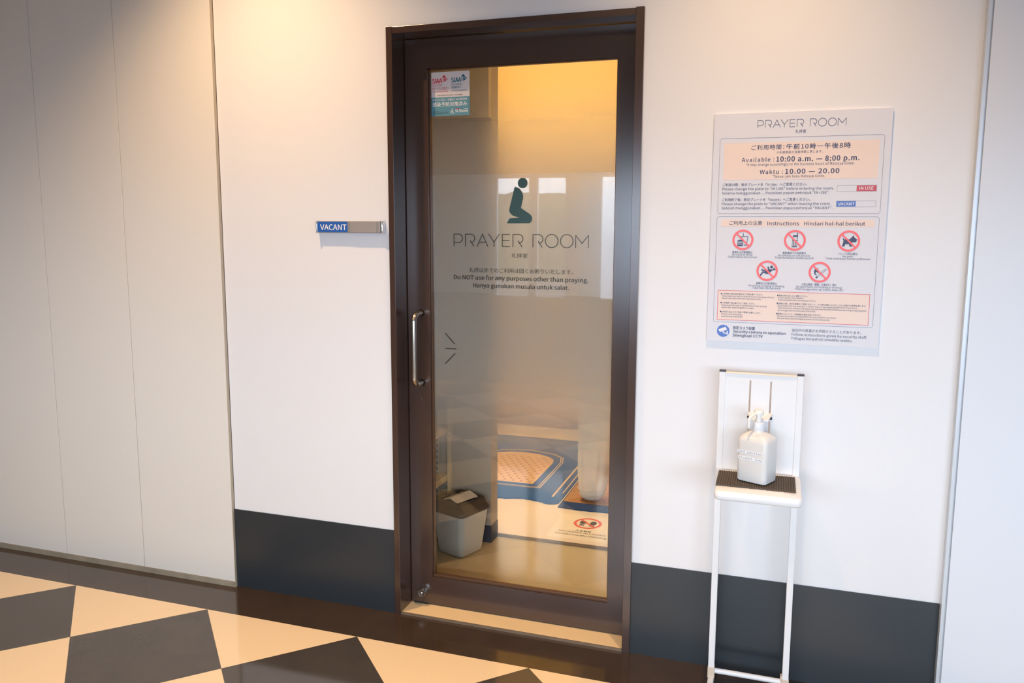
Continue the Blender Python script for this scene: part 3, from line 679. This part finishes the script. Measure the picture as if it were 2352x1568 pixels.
# back panel with two slots (built as strips so that the wall shows through)
bp=MB(); y0,y1=SYF+.004,SYF+.010; xs=[SX0+.0192,1.4880,1.4931,1.5474,1.5525,SX1-.0192]; zt=1.0030; zb=.7042; s0,s1=.800,.985
for a,b_ in ((0,1),(2,3),(4,5)): bp.box(xs[a],xs[b_],y0,y1,zb,zt)
for a in (1,3): bp.box(xs[a],xs[a+1],y0,y1,zb,s0); bp.box(xs[a],xs[a+1],y0,y1,s1,zt)
bpo=bp.build('back_panel',M_WM,sd)
MB().rbox(SX0+.0192,SX1-.0192,SYF+.001,SYF+.014,zt,zt+.004,.001,2).build('top_lip',mat('lit white edge',(240,226,206),.4),bpo)  # top edge lit from above: the warm light is put into its colour
# neck clamp: bent plate with raised wings and two thumb screws
cl=MB(); cm=1.5215
top=[(cm-.036,SYF+.004),(cm-.025,SYF-.072),(cm-.011,SYF-.072),(cm-.011,SYF-.050),(cm+.011,SYF-.050),(cm+.011,SYF-.072),(cm+.025,SYF-.072),(cm+.036,SYF+.004)]
zt_=lambda x,y: .8835+max(0,abs(x-cm)-.024)*.45
cl.loft([[(x,y,zt_(x,y)-.0035) for x,y in top],[(x,y,zt_(x,y)) for x,y in top]])
cl.box(cm-.036,cm+.036,SYF-.001,SYF+.0035,.866,.8835)
clo=cl.build('neck_clamp',M_WM,sd)
for x in (1.4895,1.5535):
    MB().lathe([(.0045,0),(.0045,-.003),(.0035,-.0045),(.002,-.003)],(x,SYF-.0008,.8745),'y',16).build('thumb_screw',M_CAPB,clo,smooth=True)
# shelf with rounded rim
def slab(x0,x1,y0,y1,z0,z1,rc,re):
    rings=[]
    for k in range(7):
        a=PI*k/6-PI/2; ins=re*(1-math.cos(a)); zz=(z0+z1)/2+((z1-z0)/2)*math.sin(a)
        rings.append([(x,y,zz) for x,y in rrect(x0+ins,x1-ins,y0+ins,y1-ins,max(.002,rc-ins),6)])
    return rings
MB().loft(slab(1.4085,1.6470,-.318,-.098,.6775,.7045,.018,.008)).build('shelf',M_WM,sd,smooth=True)
MB().tube([(SX0+.010,SYF+.010,.038),(SX1-.010,SYF+.010,.038)],.0085,16).build('crossbar',M_WM,sd,smooth=True)
MB().box(SX1-.0245,SX1-.0192,SYF+.002,SYF+.018,.022,.060).build('bracket',M_BE,sd)

# black ribbed mat on the shelf
mm=MB(); x0,x1,y0,y1=1.4105,1.6300,-.265,-.129; n=33
for i in range(n):
    a=x0+(x1-x0)*i/n; b_=x0+(x1-x0)*(i+1)/n; j=random.uniform(-.0012,.0012)
    mm.loft([[(a+(b_-a)*t,yy,.7046+.0022+.0022*math.sin(PI*t)) if 0 else (a+(b_-a)*t,yy,z) for t,z in ((0,.7046),(0,.7080),(.25,.7098),(.5,.7104),(.75,.7098),(1,.7080),(1,.7046))] for yy in (y0+j,(y0+y1)/2,y1+j)])
o=mm.build('ribbed_mat',mat('dark ribbed rubber',(82,72,62),.75,bump=.6,bscale=420,var=.25,vscale=90)); tag(o,'dark brown ribbed non-slip mat lying on the white shelf of the stand','mat')

# ------------------------------------------------------------ sanitiser bottle
bt=thing('pump_bottle',(1.5207,-.1990,.7112),'translucent white pump bottle of hand sanitiser standing on the dark ribbed mat','bottle')
M_BOT=mat('cloudy plastic',(234,233,232),.35,trans=.12)
M_BOT.node_tree.nodes['Principled BSDF'].inputs['Subsurface Weight'].default_value=.35
M_BOT.node_tree.nodes['Principled BSDF'].inputs['Subsurface Radius'].default_value=(.04,.04,.04)
A_=math.radians(-25.0); ca,sa=math.cos(A_),math.sin(A_); bc=(1.5207,-.1990)
def brr(hx,hy,r,z,n=6): return [(bc[0]+x*ca-y*sa, bc[1]+x*sa+y*ca, z) for x,y in rrect(-hx,hx,-hy,hy,r,n)]
rings=[brr(.040,.032,.012,.7112),brr(.0445,.0372,.013,.7135),brr(.0458,.0385,.013,.718),brr(.0458,.0385,.013,.828),brr(.0448,.0375,.014,.8365),brr(.0405,.0325,.016,.8435),brr(.034,.027,.017,.8490),brr(.026,.022,.018,.8525),brr(.019,.0185,.0165,.8548),brr(.0168,.0168,.0160,.8565),brr(.0163,.0163,.0160,.8625)]
MB().loft(rings).build('body',M_BOT,bt,smooth=True)
M_PW2=mat('white plastic',(236,234,230),.4)
cpo=MB().lathe([(.0155,0),(.0158,.001),(.0155,.0205),(.0145,.0225),(.008,.0228)],(bc[0],bc[1],.8625),seg=36).build('screw_cap',mat('cool white plastic',(226,231,240),.4),bt,smooth=True)
ph=MB(); ph.lathe([(.0085,.0),(.0085,.006),(.0075,.014),(.0075,.020),(.0135,.021),(.0140,.0235),(.0140,.0315),(.0125,.0345),(.005,.0352)],(bc[0],bc[1],.8853),seg=36)
ph.build('pump_head',M_PW2,bt,smooth=True)
d=Vector((-.62,-.78,0)).normalized(); p0=Vector((bc[0],bc[1],.9140))
MB().tube([p0+d*.008,p0+d*.020+Vector((0,0,-.005)),p0+d*.038+Vector((0,0,-.0125)),p0+d*.041+Vector((0,0,-.015)),p0+d*.0418+Vector((0,0,-.020)),p0+d*.0418+Vector((0,0,-.042))],[.0042,.0042,.004,.004,.004,.0037],14).build('nozzle',M_PW2,bt,smooth=True)
# label strips on the front face of the bottle (local u along the face)
fo=.0386
def face(y_): return lambda u,z: (bc[0]+u*ca+y_*sa, bc[1]+u*sa-y_*ca, z)
def strip(text_,u0,u1,z0,z1,skew):
    f0=face(fo+.0003)
    pl=lambda u,z: f0(u, z+skew*(u-u0)/(u1-u0))
    o=MB().poly([(u0,z0),(u1,z0),(u1+.0012,z1),(u0-.0004,z1)],pl).build('label_strip',mat('label tape',(238,240,246),.5),bt)
    o['label']='white tape strip reading '+text_
    f1=face(fo+.0006); pl1=lambda u,z: f1(u, z+skew*(u-u0)/(u1-u0))
    mb=MB(); n=len(text_); pitch=(u1-u0-.002)/n; h=(z1-z0)*.56; k=h/.51; kx=pitch/.47
    for i,ch in enumerate(text_):
        if ch==' ': continue
        vs,fs=glyphs(ch,'mono',.0,3)
        if not vs: continue
        c0=(min(v[0] for v in vs)+max(v[0] for v in vs))/2; um=u0+.001+pitch*(i+.5)
        mb.add([pl1(um+(x-c0)*kx,z0+(z1-z0)*.25+y*k) for x,y in vs],fs)
    mb.build('lettering',mat('label ink',(96,98,112),.5),o)
strip('hand sanitise',-.0425,.0315,.7960,.8045,.0008)
strip('alcohol-free',-.0385,.0358,.7775,.7865,.0010)
# ------------------------------------------------------------ inside the prayer room
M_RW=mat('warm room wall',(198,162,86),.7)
M_RG=mat('grey grained panel',(168,156,142),.6,var=.06,vscale=40)
RX0,RX1,RYB,RZC=-1.25,1.75,2.78,2.72
M_RF=mat('beige vinyl floor',(202,186,150),.30,var=.05,vscale=6)
struct(MB().box(RX0,RX1,.15,RYB,-.05,.004),'floor_entry',M_RF,'glossy beige vinyl floor just inside the glass door','floor')
PFY=.8075
struct(MB().box(RX0,RX1,PFY,RYB,.004,.020),'floor_platform',mat('pale platform floor',(240,226,204),.35,var=.03,vscale=6),'slightly raised pale floor of the prayer room','floor')
struct(MB().box(RX0,RX1,PFY-.004,PFY,.004,.0195),'trim_7',mat('step edge',(150,124,96),.4),'thin brown step edge of the raised floor','trim')
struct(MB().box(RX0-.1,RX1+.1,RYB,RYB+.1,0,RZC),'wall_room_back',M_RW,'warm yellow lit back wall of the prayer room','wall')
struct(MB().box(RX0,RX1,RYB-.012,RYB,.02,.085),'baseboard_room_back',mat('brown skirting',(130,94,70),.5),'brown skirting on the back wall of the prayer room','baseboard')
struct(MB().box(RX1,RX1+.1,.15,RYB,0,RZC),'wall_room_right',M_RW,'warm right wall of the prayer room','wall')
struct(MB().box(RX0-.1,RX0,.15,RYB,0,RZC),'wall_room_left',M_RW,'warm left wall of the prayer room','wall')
struct(MB().box(RX0-.1,RX1+.1,.15,RYB+.1,RZC,RZC+.05),'ceiling_room',mat('room ceiling',(236,222,190),.8),'pale ceiling of the prayer room','ceiling')
# partition seen at the left through the glass
PX=.3600
struct(MB().box(RX0,PX,.7233,PFY,.004,RZC),'wall_partition',M_RG,'grey panelled partition inside the door, behind the bin','wall')
struct(MB().box(RX0,PX+.0015,.7215,PFY+.001,.004,.085),'baseboard_partition',mat('navy skirting',(44,50,66),.5),'dark skirting at the foot of the partition','baseboard')
struct(MB().box(RX0,PX,.690,.7233,1.9000,RZC),'trim_8',mat('bulkhead panel',(196,180,150),.6),'boxed bulkhead across the top of the partition','bulkhead')
# ceiling lamp of the room
rl=thing('room_ceiling_lamp',(.12,1.42,RZC),'round warm ceiling lamp inside the prayer room','ceiling light')
MB().lathe([(.16,0),(.16,-.03),(.14,-.05),(.02,-.055)],(.12,1.42,RZC),seg=36).build('shade',mat('lamp opal',(255,226,178),.4,emit=2),rl,smooth=True)
l=bpy.data.lights.new('room lamp','POINT'); l.energy=ROOM_LAMP[0]; l.color=ROOM_LAMP[1]; l.shadow_soft_size=.07
o=bpy.data.objects.new('room lamp',l); COL.objects.link(o); o.parent=rl; o.location=(0,0,-.15)

# shelf unit on the partition
su=thing('wall_shelf_unit',(-.12,.70,0.004),'cream shelf unit with slotted standards behind the bin, left inside the door','shelf')
M_CR=mat('cream shelf board',(226,206,164),.5)
for z in (.31,.535,.745,.955):
    MB().box(-.40,.150,.44,.7225,z-.028,z).build('shelf_board',M_CR,su,bevel=.001)
for x in (-.38,.100):
    sb=MB().box(x-.012,x+.012,.7085,.7225,.004,1.25).build('standard',mat('pale steel',(190,182,160),.4,metal=.3),su)
    mb=MB()
    for k in range(44): mb.box(x-.003,x+.003,.7078,.7088,.03+k*.027,.044+k*.027)
    mb.build('slots',mat('slot dark',(60,54,46),.8),sb)
MB().box(.154,.166,.700,.7225,.004,1.25).build('side_upright',M_CR,su)
MB().box(-.40,.150,.50,.7225,.10,.125).build('lower_board',M_CR,su)

# waste bin
BC=(.2570,.6040); ba=math.radians(-20); bca,bsa=math.cos(ba),math.sin(ba)
wb=thing('waste_bin',(BC[0],BC[1],.0042),'grey plastic waste bin with dark swing lid seen through the door glass','bin')
def sq(h,r,z,n=6): return [(BC[0]+x*bca-y*bsa, BC[1]+x*bsa+y*bca, z) for x,y in rrect(-h,h,-h,h,r,n)]
MB().loft([sq(.066,.022,.0042),sq(.073,.024,.010),sq(.076,.024,.03),sq(.093,.024,.195),sq(.096,.024,.197),sq(.096,.024,.203),sq(.090,.022,.203),sq(.072,.022,.02)]).build('bin_body',mat('grey bin plastic',(196,196,190),.4),wb,smooth=True)
M_LID=mat('dark lid plastic',(54,52,52),.42)
def lidring(h,r,za,zb,n=6):
    # rim height rises to a gable along local x
    P=[]
    for x,y in rrect(-h,h,-h,h,r,n):
        t=max(0,1-abs(x)/h*1.05); P.append((BC[0]+x*bca-y*bsa, BC[1]+x*bsa+y*bca, za+(zb-za)*t))
    return P
ld=MB().loft([sq(.100,.026,.198),sq(.101,.026,.204),sq(.098,.026,.212),sq(.092,.024,.2135),lidring(.080,.012,.246,.268,8),lidring(.0765,.012,.2475,.2695,8),lidring(.0665,.010,.2465,.2685,8),lidring(.0655,.010,.224,.246,8),sq(.080,.02,.204)],cap=False).build('lid',M_LID,wb,smooth=True)
fl=MB(); h=.0648
def L2(x,y,z): return (BC[0]+x*bca-y*bsa, BC[1]+x*bsa+y*bca, z)
fl.add([L2(-h,-h,.2405),L2(0,-h,.2635),L2(h,-h,.2405),L2(-h,h,.2405),L2(0,h,.2635),L2(h,h,.2405),L2(-h,-h,.2365),L2(0,-h,.2595),L2(h,-h,.2365),L2(-h,h,.2365),L2(0,h,.2595),L2(h,h,.2365)],[(0,1,4,3),(1,2,5,4),(6,9,10,7),(7,10,11,8),(0,6,7,1),(1,7,8,2),(3,4,10,9),(4,5,11,10),(0,3,9,6),(2,8,11,5)])
fl.build('swing_flap',mat('pale flap plastic',(222,216,204),.4),ld)

# prayer rugs
def rug_edge(x0,x1,y,amp,n,seed):
    rnd=random.Random(seed); return [(x0+(x1-x0)*i/n, y+amp*math.sin(i*.55+seed)+rnd.uniform(-amp,amp)*.5) for i in range(n+1)]
M_RB=mat('blue rug pile',(26,84,150),.95,bump=.8,bscale=300,var=.3,vscale=120)
M_RBD=mat('deep blue rug border',(22,60,112),.95,bump=.8,bscale=300,var=.35,vscale=120)
M_RFL=mat('sand rug weave',(222,184,140),.95,bump=.5,bscale=200,var=.16,vscale=60)
M_RLN=mat('rug line',(220,188,150),.95)
M_FRI=mat('rug fringe',(70,120,160),.95)
def fringe(edge,pl_z,seed,length=.012):
    rnd=random.Random(seed); mb=MB()
    for i in range(len(edge)-1):
        for k in range(3):
            t=rnd.random(); x=edge[i][0]+(edge[i+1][0]-edge[i][0])*t; y=edge[i][1]+(edge[i+1][1]-edge[i][1])*t
            dx=rnd.uniform(-.006,.006); l_=length*rnd.uniform(.4,1.2); w_=.0022
            mb.add([(x-w_,y+.003,pl_z+.003),(x+w_,y+.003,pl_z+.003),(x+dx,y-l_,pl_z+.0012)],[(0,1,2)])
    return mb
zf=.020
r1=thing('prayer_rug',(.10,1.85,zf),'blue prayer rug with a sand coloured arched centre on the raised floor','rug')
ed=rug_edge(-.36,.530,1.268,.014,40,3)
out=ed+[(.532,2.46),(-.36,2.46)]
mb=MB(); n=len(out); mb.add([(x,y,zf) for x,y in out]+[(x,y,zf+.006) for x,y in out],[tuple(range(n)),tuple(range(n,2*n))]+[(i,(i+1)%n,n+(i+1)%n,n+i) for i in range(n)])
mb.build('pile',M_RB,r1)
mb=MB(); z=zf+.0068
mb.poly([(-.13,1.505),(.314,1.515),(.314,1.93),(.298,2.00),(.255,2.045),(.18,2.085),(.095,2.095),(0,2.085),(-.08,2.045),(-.13,1.96)],plZ(z)); mb.build('centre_field',M_RFL,r1)
mb=MB()
for k in range(3):
    for i in range(15):
        pass
for i in range(9):
    for j in range(13):
        x=-.10+i*.048+(j%2)*.024; y=1.545+j*.038
        if x<.295 and y<2.03: mb.disc((x,y),.008,plZ(z+.0008),8,ry=.011)
mb.build('centre_motifs',mat('rug motif',(186,140,104),.95),r1)
mb=MB()
for o_ in (.042,.055):
    mb.line([(-.13-o_,1.505-o_),(.314+o_,1.515-o_),(.314+o_,1.95),(.295+o_*.9,2.03+o_*.4),(.24+o_*.6,2.075+o_*.7),(.095,2.105+o_),(-.07,2.07+o_*.8),(-.13-o_,1.96)],.006,plZ(z),closed=True)
mb.line([(.474,1.350),(.474,2.36)],.011,plZ(z)); mb.line([(.512,1.42),(.512,2.30)],.006,plZ(z))
mb.line([(-.30,2.365),(.474,2.365)],.009,plZ(z))
mb.build('border_lines',M_RLN,r1)
fringe(ed,zf,5).build('fringe',M_FRI,r1)['kind']='stuff'
r2=thing('prayer_rug',(.9,1.85,zf),'second prayer rug with brown woven field and blue end, below the white curtain','rug')
ed2=rug_edge(.540,1.36,1.214,.004,34,8)
out=ed2+[(1.36,2.44),(.540,2.44)]
mb=MB(); n=len(out); mb.add([(x,y,zf) for x,y in out]+[(x,y,zf+.006) for x,y in out],[tuple(range(n)),tuple(range(n,2*n))]+[(i,(i+1)%n,n+(i+1)%n,n+i) for i in range(n)])
mb.build('pile',M_RBD,r2)
def weave_mat():
    m=mat('woven brown field',(190,140,92),.95); n=m.node_tree; b=n.nodes['Principled BSDF']
    tc=n.nodes.new('ShaderNodeTexCoord'); br=n.nodes.new('ShaderNodeTexBrick'); br.inputs['Color1'].default_value=lin((214,160,104)); br.inputs['Color2'].default_value=lin((196,146,98)); br.inputs['Mortar'].default_value=lin((52,40,36))
    br.inputs['Scale'].default_value=60; br.inputs['Mortar Size'].default_value=.07; br.inputs['Brick Width'].default_value=.8; br.inputs['Row Height'].default_value=.62
    n.links.new(tc.outputs['Object'],br.inputs['Vector']); n.links.new(br.outputs[0],b.inputs['Base Color']); return m
MB().poly([(.545,1.302),(1.30,1.302),(1.30,2.38),(.545,2.38)],plZ(zf+.0068)).build('woven_field',weave_mat(),r2)
fringe(ed2,zf,9,.010).build('fringe',M_FRI,r2)['kind']='stuff'

# gathered white curtain
cu=thing('hanging_curtain',(.69,1.36,.03),'gathered white curtain hanging at the right inside the door, just above the rug','curtain')
rings=[]; NR=60; CX=.682
for k,(z,rx) in enumerate([(.032,.018),(.036,.040),(.048,.056),(.070,.066),(.11,.074),(.20,.081),(.35,.086),(.6,.091),(.9,.097),(1.3,.102),(1.58,.098),(1.652,.085)]):
    rg=[]
    for i in range(NR):
        th=2*PI*i/NR; fl_=1+(.05*math.sin(9*th+z*1.5)+.03*math.sin(14*th-z*2.2))*min(1,z*5)
        rg.append((CX+.030*min(1,z/.9)+rx*fl_*math.cos(th),1.36+rx*.75*fl_*math.sin(th),z))
    rings.append(rg)
mc=mat('white voile',(238,234,226),.8,trans=.0); mc.node_tree.nodes['Principled BSDF'].inputs['Subsurface Weight'].default_value=.3
MB().loft(rings).build('drape',mc,cu,smooth=True)
mb=MB()
for zz,rx in ((.066,.066),(.092,.0715)):
    P=[(CX+rx*math.cos(2*PI*i/40),1.36+rx*.76*math.sin(2*PI*i/40),zz) for i in range(41)]
    mb.tube(P,.0018,6)
mb.build('hem',mat('hem stitching',(224,214,200),.8),cu,smooth=True)
MB().tube([(.56,1.36,1.66),(1.749,1.36,1.66)],.009,14).build('curtain_rod',mat('pale rod',(220,214,204),.4),cu,smooth=True)

# floor notice
fn=thing('floor_notice',(.73,1.0,zf),'white floor sticker with a red no shoes circle at the edge of the raised floor','sticker')
zz=zf+.0006
MB().poly([(.585,.842),(.875,.842),(.875,1.150),(.585,1.150)],plZ(zz)).build('backing',mat('floor sticker white',(246,236,216),.4),fn)
mb=MB(); mb.ring((.736,1.052),.054,.068,plZ(zz+.0004)); d=.060*math.sqrt(.5); mb.line([(.736-d,1.052+d),(.736+d,1.052-d)],.011,plZ(zz+.0008)); mb.build('prohibition_circle',mat('floor red',(236,96,84),.4),fn)
M_SH=mat('sole grey',(62,62,66),.4)
mb=MB(); 
for cx_,s_ in ((.712,1),(.762,1)):
    mb.disc((cx_,1.060),.016,plZ(zz+.0006),24,ry=.024); mb.poly([(cx_-.012,1.018),(cx_+.012,1.018),(cx_+.012,1.032),(cx_-.012,1.032)],plZ(zz+.0006))
mb.build('shoe_soles',M_SH,fn)
mb=MB(); text(mb,'土足厳禁',.700,.7755,.9420,.018,'jm',plZ(zz+.0004)); text(mb,'NO SHOES ALLOWED',.625,.8495,.9195,.0135,'m',plZ(zz+.0004)); text(mb,'Sandal/sepatu dilarang',.616,.861,.8880,.0150,'m',plZ(zz+.0004))
mb.build('lettering',M_SH,fn)
